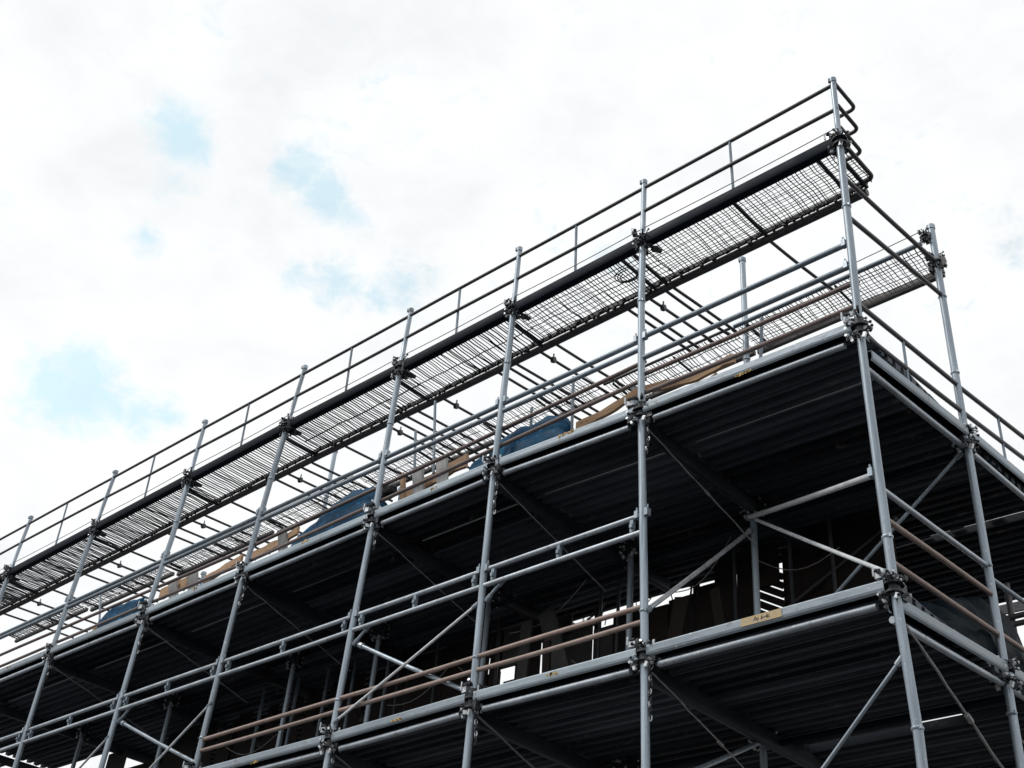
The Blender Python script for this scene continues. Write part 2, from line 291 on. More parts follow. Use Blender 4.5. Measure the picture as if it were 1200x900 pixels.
# ---- coupler clusters (three variants, shared mesh data), local origin on the standard's axis at platform height
def coupler_mesh(seed, dirs, sc=1.08, bright=0.8):
    r = random.Random(seed); b = MB()
    for z, rad in ((-0.045, 0.062), (-0.105, 0.058)):
        b.tube([(0, 0, z - 0.006), (0, 0, z + 0.006)], rad, 12, 0)
    b.tube([(0, 0, -0.13), (0, 0, 0.02)], 0.036, 12, 0)
    for dx, dy in dirs:
        a = math.atan2(dy, dx); rot = Matrix.Rotation(a, 3, 'Z')
        for z in (-0.045, -0.10):
            b.box(rot @ Vector((0.066, 0, z)), (0.055, 0.042, 0.062), rot, 0)
            b.box(rot @ Vector((0.058, r.uniform(-0.006, 0.006), z + 0.02)), (0.014, 0.009, 0.125), rot @ Matrix.Rotation(r.uniform(-0.15, 0.15), 3, 'Y'), 1)
            q = rot @ Vector((0.085, 0.026, z)); b.tube([q, q + rot @ Vector((0, 0.018, 0))], 0.011, 6, 1)
    for k in range(26):            # bolts, nuts and clamp halves crowding the joint
        a = r.uniform(0, 6.28); z = r.uniform(-0.15, 0.06); q = Vector((math.cos(a) * 0.048, math.sin(a) * 0.048, z))
        rot = Matrix.Rotation(a, 3, 'Z') @ Matrix.Rotation(r.uniform(-0.6, 0.6), 3, 'Y')
        b.box(q, (r.uniform(0.012, 0.036), r.uniform(0.010, 0.022), r.uniform(0.012, 0.036)), rot, 1 if r.random() < 0.30 * bright else 0)
        e = q + rot @ Vector((0.045, 0, 0)); b.tube([q, e], 0.006, 6, 1 if r.random() < 0.4 * bright else 0)
        b.tube([e - (e - q) * 0.25, e], 0.011, 6, 1 if r.random() < 0.5 * bright else 0)
    # right-angle coupler gripping the beam on one side
    b.box((-0.072, -0.03, 0.025), (0.046, 0.036, 0.040), Matrix.Rotation(0.2, 3, 'Z'), 1 if bright > .5 else 0)
    b.box((-0.075, -0.03, 0.058), (0.03, 0.06, 0.012), Matrix.Rotation(0.5, 3, 'Z'), 0)
    b.tube([(-0.095, -0.055, 0.02), (-0.095, -0.055, 0.08)], 0.007, 6, 1)
    b.box((0.045, -0.040, -0.150), (0.022, 0.02, 0.036), Matrix.Rotation(0.4, 3, 'Y'), 1 if bright > .5 else 0)
    b.box((-0.045, -0.04, -0.155), (0.02, 0.02, 0.032), Matrix.Rotation(-0.3, 3, 'Y'), 1 if bright > .5 else 0)
    b.v = [(x * sc, y * sc, z * sc + 0.01) for x, y, z in b.v]
    return b.mesh('coupler', [M['coupler'], M['galv_bright']])
CM = [coupler_mesh(i, [(1, 0), (-1, 0), (0, 1)]) for i in range(4)]
CM_SIDE = [coupler_mesh(20 + i, [(0, 1), (0, -1), (-1, 0)]) for i in range(2)]
CM_C = [coupler_mesh(40 + i, [(1, 0), (-1, 0), (0, 1)], 1.0, 0.35) for i in range(3)]
CM_S0 = [coupler_mesh(60 + i, [(-1, 0), (0, 1)]) for i in range(3)]

def chain_mesh(seed, n=13):
    """short hanging chain of alternate links"""
    r = random.Random(seed); b = MB(); p = Vector((0.045, 0.01, -0.14))
    for i in range(n):
        rot = Matrix.Rotation((i % 2) * 1.57 + r.uniform(-0.3, 0.3), 3, 'Z') @ Matrix.Rotation(r.uniform(-0.25, 0.25), 3, 'Y')
        ring = [p + rot @ Vector((math.cos(t) * 0.012, 0, math.sin(t) * 0.02)) for t in [k * 6.2832 / 8 for k in range(9)]]
        b.tube(ring, 0.0045, 5, i % 3 == 0 and 1 or 0, False)
        p = p + Vector((r.uniform(-0.006, 0.006), r.uniform(-0.004, 0.004), -0.030))
    return b.mesh('chain', [M['coupler'], M['galv_bright']])
CH = [chain_mesh(i, 9 + 2 * i) for i in range(3)]

def collar(std, x, y, z, r=RS):
    b = MB(); b.tube([W(x, y, z - 0.012), W(x, y, z - 0.004), W(x, y, z + 0.004), W(x, y, z + 0.012)], [r + 0.001, r + 0.007, r + 0.007, r + 0.001], 14)
    b.box(W(x + r * 0.9, y - r * 0.6, z), (0.016, 0.016, 0.022))
    b.build('collar', M['galv'], std)
def base_plate(std, x, y):
    b = MB(); b.box((x, y, 0.006), (0.15, 0.15, 0.011)); b.tube([(x, y, 0.01), (x, y, 0.28)], RS * 0.75, 10); b.tube([(x, y, 0.2), (x, y, 0.23)], RS * 1.5, 10)
    b.build('base_plate', M['galv'], std)
def top_cap(std, x, y, z, r=RS):
    b = MB(); b.tube([W(x, y, z - 0.03), W(x, y, z + 0.012), W(x, y, z + 0.02)], [r + 0.005, r + 0.006, r * 0.5], 12)
    b.box(W(x - 0.018, y - 0.02, z - 0.012), (0.026, 0.024, 0.035), Matrix.Rotation(0.5, 3, 'Z')); b.build('end_cap', M['galv'], std)

STD = []
for k in range(NS):
    b = MB(); pts = FR[k]; dense = []
    for (xa, za), (xb, zb) in zip(pts, pts[1:]):
        for i in range(3): dense.append((xa + (xb - xa) * i / 3, za + (zb - za) * i / 3))
    dense.append(pts[-1]); dense[-1] = (dense[-1][0], -H + 0.012)
    zj = ZC[k] + 0.06; dense = [q for q in dense if abs(q[1] - zj) > 0.05] + [(fx(k, zj), zj + 0.004), (fx(k, zj), zj - 0.004)]; dense.sort(key=lambda q: -q[1])
    b.tube([W(x, 0, z) for x, z in dense], [0.0235 if z > zj else RS for x, z in dense], 14)
    s = b.build('standard', M['galv_std'], scaffold); STD.append(s)
    top_cap(s, pts[0][0], 0, pts[0][1], 0.0235); base_plate(s, pts[-1][0], 0)
    for z, src in ((ZA[k], CM), (ZB[k], CM), (ZC[k] - 0.015, CM_C)):
        if k == 0: src = CM_S0
        cpl = link('coupler', src[(k * 2 + int(z)) % len(src)], s, W(fx(k, z), 0, z)); cpl.rotation_euler.z = rng.uniform(-0.35, 0.35); cpl.scale = (rng.uniform(0.85, 1.12), rng.uniform(0.85, 1.12), rng.uniform(0.85, 1.15))
    if k: 
        link('chain', CH[k % 3], s, W(fx(k, ZB[k] - .2), 0, ZB[k])); link('chain', CH[(k + 1) % 3], s, W(fx(k, ZA[k] - .2), 0, ZA[k]))
    for z in (3.06 + 0.03 * (k % 3), 0.28 - 0.02 * (k % 2), -0.92): collar(s, fx(k, z), 0, z)

# second row (y = D): inner standards, the one at x = 0 is the side face's standard
IX = [0.0, -1.895, -3.20, -4.98, -6.60, -8.05, -10.5, -12.6]
ITOP = [4.04, 4.68, 3.66, 3.66, 3.66, 4.72, 3.66, 3.66]
INNER = []
for k, (x, zt) in enumerate(zip(IX, ITOP)):
    lean = 0.012 if k == 0 else 0.0
    b = MB(); b.tube([W(x, D, zt), W(x, D, 2.5), W(x, D + lean, 0.4), W(x, D, -H + 0.012)], RS * (1.0 if k == 0 else 0.95), 12)
    s = b.build('standard', M['galv_std'], scaffold); INNER.append(s)
    base_plate(s, x, D); top_cap(s, x, D, zt)
    if k == 0:
        for z in (1.90, 0.03): link('coupler', CM_SIDE[int(z) % 2], s, W(x, D, z))
        link('coupler', CM_C[0], s, W(x, D, 3.66)).scale = (0.8, 0.8, 0.8); link('coupler', CM_C[1], s, W(x - .05, D - 0.03, 3.96)).scale = (0.5, 0.6, 0.6)
        for z in (3.25, 2.47, 0.78, -0.3): collar(s, x, D, z)
    else:
        link('coupler', CM[k % 4], s, W(x, D, 1.93)); link('coupler', CM[(k + 1) % 4], s, W(x, D, -0.05))
        collar(s, x, D, 3.45)
# third row
for x in (0.0, -1.9, -8.4, -9.6, -11.4, -14.4):
    b = MB(); b.tube([W(x, 3.25, 1.98), W(x, 3.25, -H + 0.012)], RS, 12); s = b.build('standard', M['galv'], scaffold); base_plate(s, x, 3.25)

# ---- beams, ledgers, transoms
def sticker(beam, x, z, y, w, h, plate, n_marks):
    """worn yellow label with smeared black print, or bare yellow stencilled strokes where no label is left"""
    b = MB(); ink = 1 if plate else 0
    if plate: b.box(W(x, y - 0.0015, z), (w, 0.003, h), None, 0)
    q = -w * (0.16 if plate else 0.5); end = w * (0.2 if plate else 0.5)
    while q < end:
        ww = rng.uniform(0.008, 0.016) * (1 if plate else 1.5); hh = h * rng.uniform(0.4, 0.75); cx = x + q; q += ww * rng.uniform(0.9, 1.5)
        for i in range(rng.choice((2, 3, 4))):
            b.box(W(cx + rng.uniform(-ww, ww) * 0.6, y - 0.0036 + (0.003 if not plate else 0), z + rng.uniform(-0.25, 0.25) * hh), (rng.uniform(0.002, 0.004) * (1 if plate else 3.4), 0.0012, hh * rng.uniform(0.35, 0.9)), Matrix.Rotation(rng.uniform(-1.2, 1.2), 3, 'Y'), ink)
    return b.build('label_sticker' if plate else 'stencil_mark', [M['sticker'] if plate else M['stencil'], M['ink']], beam, False)
BH, BW_ = 0.082, 0.095
beamsA, beamsB = [], []
for k in range(NS - 1):
    for Z, lst in ((ZB, beamsB), (ZA, beamsA)):
        z0, z1 = Z[k], Z[k + 1]
        x0, x1 = fx(k, z0) - 0.045, fx(k + 1, z1) + 0.045
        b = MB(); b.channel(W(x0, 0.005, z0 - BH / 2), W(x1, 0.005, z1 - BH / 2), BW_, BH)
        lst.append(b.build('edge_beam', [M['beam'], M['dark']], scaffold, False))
        part_tube('ledger', W(x0 - 0.085, 0.020, z0 - 0.132), W(x1 + 0.065, 0.020, z1 - 0.132), 0.0235, 'rail_bright', None, 0.004)
    # lower lifts down to the ground
    for z in (-2.05, -4.0):
        part_tube('ledger', W(fx(k, z), 0.05, z), W(fx(k + 1, z), 0.05, z), 0.024, 'galv')
for k in range(NS):
    for z, yend in ((ZB[k] - 0.155, 3.6 if k in (0, 1, 5, 6, 7) else 2.45), (ZA[k] - 0.155, 3.6)):
        if k == 0: continue
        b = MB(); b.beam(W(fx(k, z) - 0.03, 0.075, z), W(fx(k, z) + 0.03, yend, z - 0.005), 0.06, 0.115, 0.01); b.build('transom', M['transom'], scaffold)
for z in (1.78, -0.17):
    part_tube('ledger', W(-0.03, D + 0.06, z), W(-15, D + 0.06, z), 0.024, 'dark', None, 0.01)
for z in (-2.05, -4.0):
    for x in IX: part_tube('transom', W(x + 0.04, 0.03, z), W(x + 0.04, 3.2, z), 0.024, 'galv')

# side face (x = 0): edge beams and ledgers, rising a little towards the back
def side_beam(y0, z0, y1, z1):
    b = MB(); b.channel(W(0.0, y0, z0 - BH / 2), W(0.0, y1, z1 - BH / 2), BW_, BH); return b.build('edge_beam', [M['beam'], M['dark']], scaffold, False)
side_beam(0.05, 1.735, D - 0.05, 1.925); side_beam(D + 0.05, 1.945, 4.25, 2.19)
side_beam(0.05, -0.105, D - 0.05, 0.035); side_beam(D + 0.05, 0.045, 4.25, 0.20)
for (y0, z0, y1, z1) in ((0.04, 1.615, D - 0.04, 1.775), (D + 0.04, 1.79, 4.2, 1.99), (0.04, -0.235, D - 0.04, -0.10), (D + 0.04, -0.09, 4.2, 0.05)):
    part_tube('ledger', W(-0.02, y0, z0), W(-0.02, y1, z1), 0.0225, 'rail_bright', None, 0.004)

# stickers on the front beams
for bm_, px, py, w, n in ((beamsA[0], 892, 724, 0.30, 6), (beamsA[1], 647, 790, 0.085, 4), (beamsA[2], 465, 843, 0.10, 4), (beamsA[3], 299, 893, 0.10, 4),
                          (beamsB[0], 872, 437, 0.13, 0), (beamsB[1], 664, 508, 0.15, 5), (beamsB[2], 508, 572, 0.06, 1), (beamsB[3], 358, 634, 0.11, 4), (beamsB[4], 228, 690, 0.07, 2), (beamsB[5], 112, 736, 0.08, 1), (beamsB[6], 10, 782, 0.10, 2)):
    p = on_front(px, py, -0.043); sticker(bm_, p.x, p.z - H, -0.0435, w, 0.056 if n == 6 else 0.05, n == 6, n)

# ---- guardrails along the front
def rail_run(name, ks, zf, r, mat, y=-0.045, post=None):
    for k in ks:
        x0, x1 = fx(k, zf(k)) + 0.0, fx(k + 1, zf(k + 1))
        o = part_tube(name, W(x0 + 0.02, y, zf(k)), W(x1 - 0.02, y, zf(k + 1)), r, mat, None, 0.005)
        if post:
            t = post; xm = x0 + (x1 - x0) * t; zm = zf(k) + (zf(k + 1) - zf(k)) * t; zb = ZC[k] + (ZC[k + 1] - ZC[k]) * t
            b = MB(); b.tube([W(xm, y + 0.002, zm - 0.01), W(xm, y + 0.03, zb + 0.0)], 0.0125, 8)
            b.box(W(xm, y + 0.03, zb + 0.006), (0.035, 0.045, 0.03)); b.build('post', M['bluegrey'], o)
allk = range(NS - 1)
rail_run('guardrail', allk, lambda k: 4.41, 0.0165, 'rail_dark', -0.004, 0.52)
rail_run('guardrail', allk, lambda k: 4.12, 0.0165, 'rail_dark', -0.004)
rail_run('guardrail', [0], lambda k: 2.705, 0.022, 'bluegrey', 0.0)
rail_run('guardrail', [0], lambda k: 2.490, 0.022, 'bluegrey', 0.0)
rail_run('guardrail', allk[1:], lambda k: 2.690 - 0.008 * k, 0.022, 'bluegrey', 0.0)
rail_run('guardrail', allk[1:], lambda k: 2.600 - 0.002 * k, 0.022, 'bluegrey', 0.004)
rail_run('guardrail', [0], lambda k: 2.350, 0.0185, 'rust_dark', 0.03)
rail_run('guardrail', [0], lambda k: 2.165 - 0.02 * (1 - k), 0.0185, 'rust_dark', 0.03)
rail_run('guardrail', allk[1:], lambda k: 2.475 - 0.05 * min(k - 1, 3), 0.0185, 'rust_dark', 0.03)
rail_run('guardrail', allk[1:], lambda k: 2.300 - 0.05 * min(k - 1, 3), 0.0185, 'rust_dark', 0.03)
rail_run('guardrail', allk[1:], lambda k: 1.035, 0.021, 'rail_bright', 0.0)
rail_run('guardrail', allk[1:], lambda k: 0.895, 0.021, 'rail_bright', 0.0)
rail_run('guardrail', [1, 2, 3], lambda k: 0.300 - 0.012 * (k - 1), 0.019, 'rust', 0.0)
rail_run('guardrail', [1, 2, 3], lambda k: 0.185 - 0.010 * (k - 1), 0.019, 'rust', 0.0)
# small couplers that tie the double rail together, and wedge clips on the standards
for k in range(1, 7):
    for t in (0.06, 0.5, 0.93):
        xa, xb = fx(k, 1), fx(k + 1, 1); x = xa + (xb - xa) * t
        b = MB(); b.box(W(x, 0.0, 0.965), (0.03, 0.03, 0.10 if t != 0.5 else 0.14)); b.box(W(x + 0.01, -0.028, 0.955), (0.024, 0.02, 0.03)); b.build('rail_clip', M['bluegrey'], scaffold, False)
for k in range(0, 7):
    for z in ((2.70, 2.49, 0.74) if k == 0 else (2.69, 1.03)):
        for s in (1, -1):
            if k == 0 and s == 1: continue
            b = MB(); b.box(W(fx(k, z) + 0.045 * s, -0.008, z + 0.012), (0.03, 0.045, 0.06)); b.tube([W(fx(k, z) + 0.05 * s, -0.01, z + 0.03), W(fx(k, z) + 0.05 * s, -0.01, z + 0.075)], 0.007, 6)
            b.build('rail_clip', M['galv'], STD[k], False)

# end of the front walkway: rails bent round the corner
def bent(pts, r, mat, rad=0.05):
    out_ = [Vector(pts[0])]
    for i in range(1, len(pts) - 1):
        p = Vector(pts[i]); a = (Vector(pts[i - 1]) - p).normalized(); c = (Vector(pts[i + 1]) - p).normalized()
        for j in range(7):
            t = j / 6; out_.append((p + a * rad) * (1 - t) ** 2 + p * 2 * t * (1 - t) + (p + c * rad) * t ** 2)
    out_.append(Vector(pts[-1])); b = MB(); b.tube(out_, r, 10); return b.build('bent_rail', M[mat], scaffold)
for z, yy in ((4.42, 0.33), (4.17, 0.335), (3.915, 0.345)):
    bent([W(0.02, 0.01, z), W(0.02, yy, z), W(-0.17, yy, z)], 0.0165, 'rail_dark')
bent([W(0.03, 0.03, 3.73), W(0.03, 0.475, 3.73), W(-0.12, 0.475, 3.73)], 0.0185, 'rail_dark')

# ---- side face rails
def side_rail(a, c, r, mat, x=0.0, posts=()):
    o = part_tube('guardrail', W(x, a[0], a[1]), W(x, c[0], c[1]), r, mat, None, 0.004)
    for y, zb in posts:
        z = a[1] + (c[1] - a[1]) * (y - a[0]) / (c[0] - a[0]); b = MB(); b.tube([W(x, y, z), W(x, y, zb)], 0.0115, 8); b.box(W(x, y, zb + 0.01), (0.04, 0.035, 0.03)); b.build('post', M['bluegrey'], o)
side_rail((0.03, 3.385), (D - 0.02, 3.625), 0.0185, 'rail_dark')
side_rail((0.03, 2.975), (D - 0.02, 3.265), 0.0185, 'rail_dark')
side_rail((0.03, 2.14), (D - 0.02, 2.355), 0.0185, 'rail_dark', 0, ((0.68, 1.82),))
side_rail((D + 0.02, 2.355), (4.2, 2.77), 0.0185, 'rail_dark', 0, ((2.35, 2.0), (3.3, 2.1)))
side_rail((0.03, 1.885), (D - 0.02, 2.105), 0.0185, 'rail_dark')
side_rail((D + 0.02, 2.11), (4.2, 2.52), 0.0185, 'rail_dark')
side_rail((0.03, 0.655), (D - 0.02, 0.775), 0.0185, 'rail_bright')
side_rail((0.03, 0.440), (D - 0.02, 0.555), 0.0185, 'rust')
side_rail((0.03, 0.150), (D - 0.02, 0.255), 0.0185, 'rust')
side_rail((D + 0.02, 0.69), (4.2, 0.92), 0.0185, 'bluegrey'); side_rail((D + 0.02, 0.27), (4.2, 0.46), 0.0185, 'rust')

# ---- braces
def brace(p0, p1, r, mat, ends=True, sag=0.006):
    o = part_tube('brace', p0, p1, r, mat, None, sag)
    if ends:
        for p, q in ((p0, p1), (p1, p0)):
            p, q = Vector(p), Vector(q); t = (q - p).normalized(); b = MB(); b.tube([p - t * 0.012, p + t * 0.05], r * 1.45, 8); b.build('brace_end', M['galv'], o)
    return o
brace(W(0.0, 0.0, 0.74), W(-1.93, D - 0.02, 1.775), 0.021, 'pale')
brace(W(-1.87, D - 0.03, 1.74), W(0.0, 0.02, 0.055), 0.0145, 'pale')
brace(W(-1.89, D - 0.05, 1.63), W(-1.80, 0.0, 0.26), 0.018, 'galv_bright')
brace(W(-0.06, D, 1.745), W(-1.86, D, 0.36), 0.0145, 'galv')
brace(W(-1.0, 2.4, 1.86), W(-2.3, 2.4, 1.22), 0.016, 'rail_dark')
brace(W(-3.47, -0.02, 0.735), W(-5.02, -0.035, 0.055), 0.0115, 'pale')
brace(W(-4.96, 0.05, 0.76), W(-3.52, 0.05, 0.035), 0.019, 'galv')
brace(W(-7.0, -0.02, 0.61), W(-8.82, -0.035, -0.55), 0.0115, 'galv_bright')
brace(W(-8.72, 0.05, 0.76), W(-7.07, 0.05, 0.05), 0.019, 'galv')
brace(W(-8.80, -0.02, 0.60), W(-10.8, -0.035, -0.6), 0.0115, 'galv_bright')
brace(W(0.03, 0.0, -0.50), W(-1.75, 0.0, -2.25), 0.0125, 'galv')
brace(W(-1.85, D - 0.03, -0.16), W(-1.80, 0.03, -0.98), 0.018, 'galv')
for k in (2, 3, 5):                                   # short knee pieces under the double rail
    x = fx(k, 0.8); brace(W(x + 0.19, 0.03, 0.90), W(x + 0.04, 0.02, 0.77), 0.014, 'galv')
def cable(p0, p1, r=0.0065, mat='cable'):
    p0 = Vector(p0); p1 = Vector(p1); b = MB(); t = p1 - p0; n = 14
    b.tube([p0 + t * (i / n) + Vector((rng.uniform(-1, 1), rng.uniform(-1, 1), rng.uniform(-1, 1))) * 0.004 for i in range(n + 1)], [r * rng.uniform(0.75, 1.25) for _ in range(n + 1)], 6)
    q = p0 + t * 0.52; b.tube([q, q + t * 0.04], r * 1.9, 8)
    return b.build('tie_cable', M[mat], scaffold)
for k in range(1, 7):
    z = ZB[k]; cable(W(fx(k, z) + 0.04, 0.04, z - 0.2), W(fx(k, z) + 0.02, D - 0.05, 1.48), 0.006)
for k in (1, 2, 3):
    z = ZA[k]; cable(W(fx(k, z) + 0.04, 0.04, z - 0.17), W(fx(k, z) + 0.02, D - 0.05, -0.62), 0.0085 if k == 2 else 0.0065)
cable(W(0.035, 0.05, -0.24), W(0.0, D - 0.05, -0.86), 0.0095)
cable(W(0.0, D + 0.03, -0.43), W(0.0, 3.2, -0.9), 0.008)

# ---- cross tubes between the two walkways
CROSS = [(-0.95, 0.1), (-1.95, 0), (-2.03, 0), (-2.21, 0), (-2.37, 0.0), (-2.46, 0), (-3.33, 0), (-3.53, 0), (-3.85, 0), (-3.95, 0), (-4.09, 0), (-4.86, 0), (-5.24, 0), (-5.41, 0), (-5.56, 0), (-5.71, 0),
         (-6.40, 0), (-6.98, 0), (-7.16, 0), (-7.40, 0), (-7.62, 0), (-8.5, 0), (-9.05, 0), (-9.3, 0), (-9.6, 0), (-9.85, 0), (-10.7, 0), (-11.2, 0), (-11.5, 0), (-11.85, 0), (-12.7, 0), (-13.3, 0), (-13.7, 0), (-14.1, 0)]
for i, (x, t) in enumerate(CROSS):
    z = 3.68 - 0.006 * abs(x); part_tube('cross_tube', W(x - 0.03, 0.57, z), W(x + (0.06 if x > -3.2 else 0.10), 1.42 if x > -3.2 else 1.70, z), 0.0145, 'rail_dark', None, 0.006)
    if i % 4 == 3:
        b = MB(); b.box(W(x, 0.72, z - 0.015), (0.04, 0.05, 0.05), Matrix.Rotation(0.4, 3, 'X')); b.tube([W(x, 0.72, z - 0.05), W(x, 0.72, z + 0.06)], 0.008, 6); b.build('tube_clamp', M['coupler'], scaffold, False)
# slender uprights behind the rails
for px, y0, y1 in ((623, 478, 528), (757, 408, 0), (893, 372, 424), (510, 470, 545), (672, 442, 496), (487, 505, 575), (118, 690, 735), (252, 0, 0)):
    if not y0 or not y1: continue
    a, c = on_front(px, y0, 0.22), on_front(px - 2, y1 + 10, 0.22); b = MB(); b.tube([a, c], 0.0135, 8); b.build('upright', M['bluegrey'], scaffold)

# ------------------------------------------------------------------ plank platforms
PW = 0.235
prof = [(0, 0), (0, -0.066), (0.030, -0.060), (0.036, -0.008), (0.082, -0.008), (0.088, -0.066), (0.148, -0.060), (0.154, -0.008), (0.200, -0.008), (0.205, -0.066), (0.235, -0.060), (0.235, 0)]
def plank_mesh():
    b = MB(); n = len(prof); vs = [(x, y, z) for x in (0, -1) for y, z in prof]
    fs = [(j, n + j, n + (j + 1) % n, (j + 1) % n) for j in range(n)]
    # caps as quads
    for o in (0, n):
        for q in ((0, 1, 2, 3), (0, 3, 4, 11), (4, 5, 6, 7), (4, 7, 8, 11), (8, 9, 10, 11)): fs.append(tuple(o + i for i in q))
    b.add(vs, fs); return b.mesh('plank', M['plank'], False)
PM = plank_mesh()
def platform(label, Z, depth, gap_rows, xsplit=None):
    root = thing('plank_platform', label, 'platform', W(0, 0, 0))
    for k in range(NS - 1):
        x0, x1 = fx(k, Z[k]), fx(k + 1, Z[k + 1]); z = min(Z[k], Z[k + 1]) - 0.012
        slope = Z[k + 1] - Z[k]; y = 0.072; i = 0
        while y < depth(k):
            g = gap_rows(k, i, y)
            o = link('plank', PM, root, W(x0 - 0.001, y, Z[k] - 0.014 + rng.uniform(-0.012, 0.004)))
            o.scale = (abs(x1 - x0) - 0.002, 1, 1)
            o.rotation_euler = (rng.uniform(-0.03, 0.03), math.atan2(slope, abs(x1 - x0)) + rng.uniform(-0.0015, 0.0015), 0)
            y += PW + g; i += 1
    return root
def depB(k): return [4.4, 2.65, 2.65, 2.9, 3.9, 3.9, 3.9, 2.4, 2.4][k]
platB = platform('upper platform of dark steel planks below the brown boards and blue tarpaulins', ZB, depB,
                 lambda k, i, y: 0.0045 if i == 1 else (0.108 if (k == 0 and 2.6 < y < 2.8) else 0.0015))
platA = platform('lower platform of dark steel planks under the beam with the long yellow sticker', ZA, lambda k: 3.9,
                 lambda k, i, y: 0.14 if (k == 0 and 1.6 < y < 1.8) else 0.0015)

def strip(root, x0, x1, y, z, w, h, mat, name):
    b = MB(); b.box(W((x0 + x1) / 2, y, z), (abs(x1 - x0), w, h)); return b.build(name, M[mat], root, False)
for k in range(NS - 1):                                  # pale strip added to imitate the thin light line under the planks
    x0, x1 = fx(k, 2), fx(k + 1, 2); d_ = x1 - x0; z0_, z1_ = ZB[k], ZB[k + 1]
    b = MB(); b.beam(W(x0 + d_ * 0.10, 0.54, z0_ - 0.078), W(x0 + d_ * 0.93, 0.54, z0_ + (z1_ - z0_) * 0.93 - 0.078), 0.010, 0.012, 0.002); b.build('light_line_strip', M['pale'], platB)
for k in range(1, NS - 1):                               # boards that close the plank ends where one bay is deeper than the next
    da, dc = depB(k - 1), depB(k)
    if abs(da - dc) > 0.2:
        x = fx(k, 2) + (0.006 if dc > da else -0.006); b = MB(); b.box(W(x, (da + dc) / 2 + 0.15, ZB[k] - 0.05), (0.02, abs(da - dc) + 0.2, 0.13)); b.build('end_board', M['transom'], platB, False)
for k in range(NS - 1):                                  # boards along the back edge
    dk = 0.072 + 0.2365 * math.ceil((depB(k) - 0.072) / 0.2365) + (0.118 if k == 0 else 0) + 0.02
    b = MB(); b.beam(W(fx(k, 2) - 0.01, dk, ZB[k] - 0.03), W(fx(k + 1, 2) + 0.01, dk, ZB[k + 1] - 0.03), 0.022, 0.10, 0.003); b.build('back_board', M['transom'], platB, False)
# cover plates over the long gaps in the end bay
for x0, x1 in ((-0.02, -0.16), (-0.34, -0.46), (-0.68, -0.80), (-0.98, -1.85)): strip(platB, x0, x1, 2.88, 1.958, 0.26, 0.006, 'plank', 'cover_plate')
for x0, x1 in ((-0.02, -0.86), (-1.02, -1.18), (-1.38, -1.85)): strip(platA, x0, x1, 1.80, -0.010, 0.28, 0.006, 'plank', 'cover_plate')

# ------------------------------------------------------------------ mesh walkways
def wire_mesh(x0, x1, y0, y1, z, nx, ny, seed, r=0.0048, jit=1.0):
    """welded wire floor: cross wires along y, a few runners along x, bent and uneven"""
    g = random.Random(seed); b = MB()
    def bar(pts):
        b.tube(pts, r * g.uniform(0.7, 1.25), 4, 0, False)
    n = int(abs(x1 - x0) / nx); ph = g.uniform(0, 10)
    for i in range(n + 1):
        x = x0 + (x1 - x0) * (i + 0.5) / (n + 1) + g.uniform(-0.011, 0.011) * jit; sk = g.uniform(-0.018, 0.018) * jit; pts = []
        for j in range(6):
            t = j / 5; pts.append(W(x + sk * t + 0.012 * mnoise.noise(Vector((x * 3, t * 3, ph))) + g.uniform(-0.004, 0.004) * jit, y0 + (y1 - y0) * t, z + g.uniform(-0.004, 0.004)))
        bar(pts)
    for j in range(1, ny + 1):
        yy = y0 + (y1 - y0) * j / (ny + 1); pts = []
        for i in range(13):
            t = i / 12; pts.append(W(x0 + (x1 - x0) * t, yy + g.uniform(-0.009, 0.009), z - 0.008 + g.uniform(-0.003, 0.003)))
        bar(pts)
    return b
front = thing('mesh_walkway', 'front walkway with wire mesh floor and black edge beam below the top guardrails', 'walkway', W(0, 0, 3.8))
rear = thing('mesh_walkway', 'rear walkway with wire mesh floor and brown fascia, joined by cross tubes', 'walkway', W(0, 1.6, 3.6))
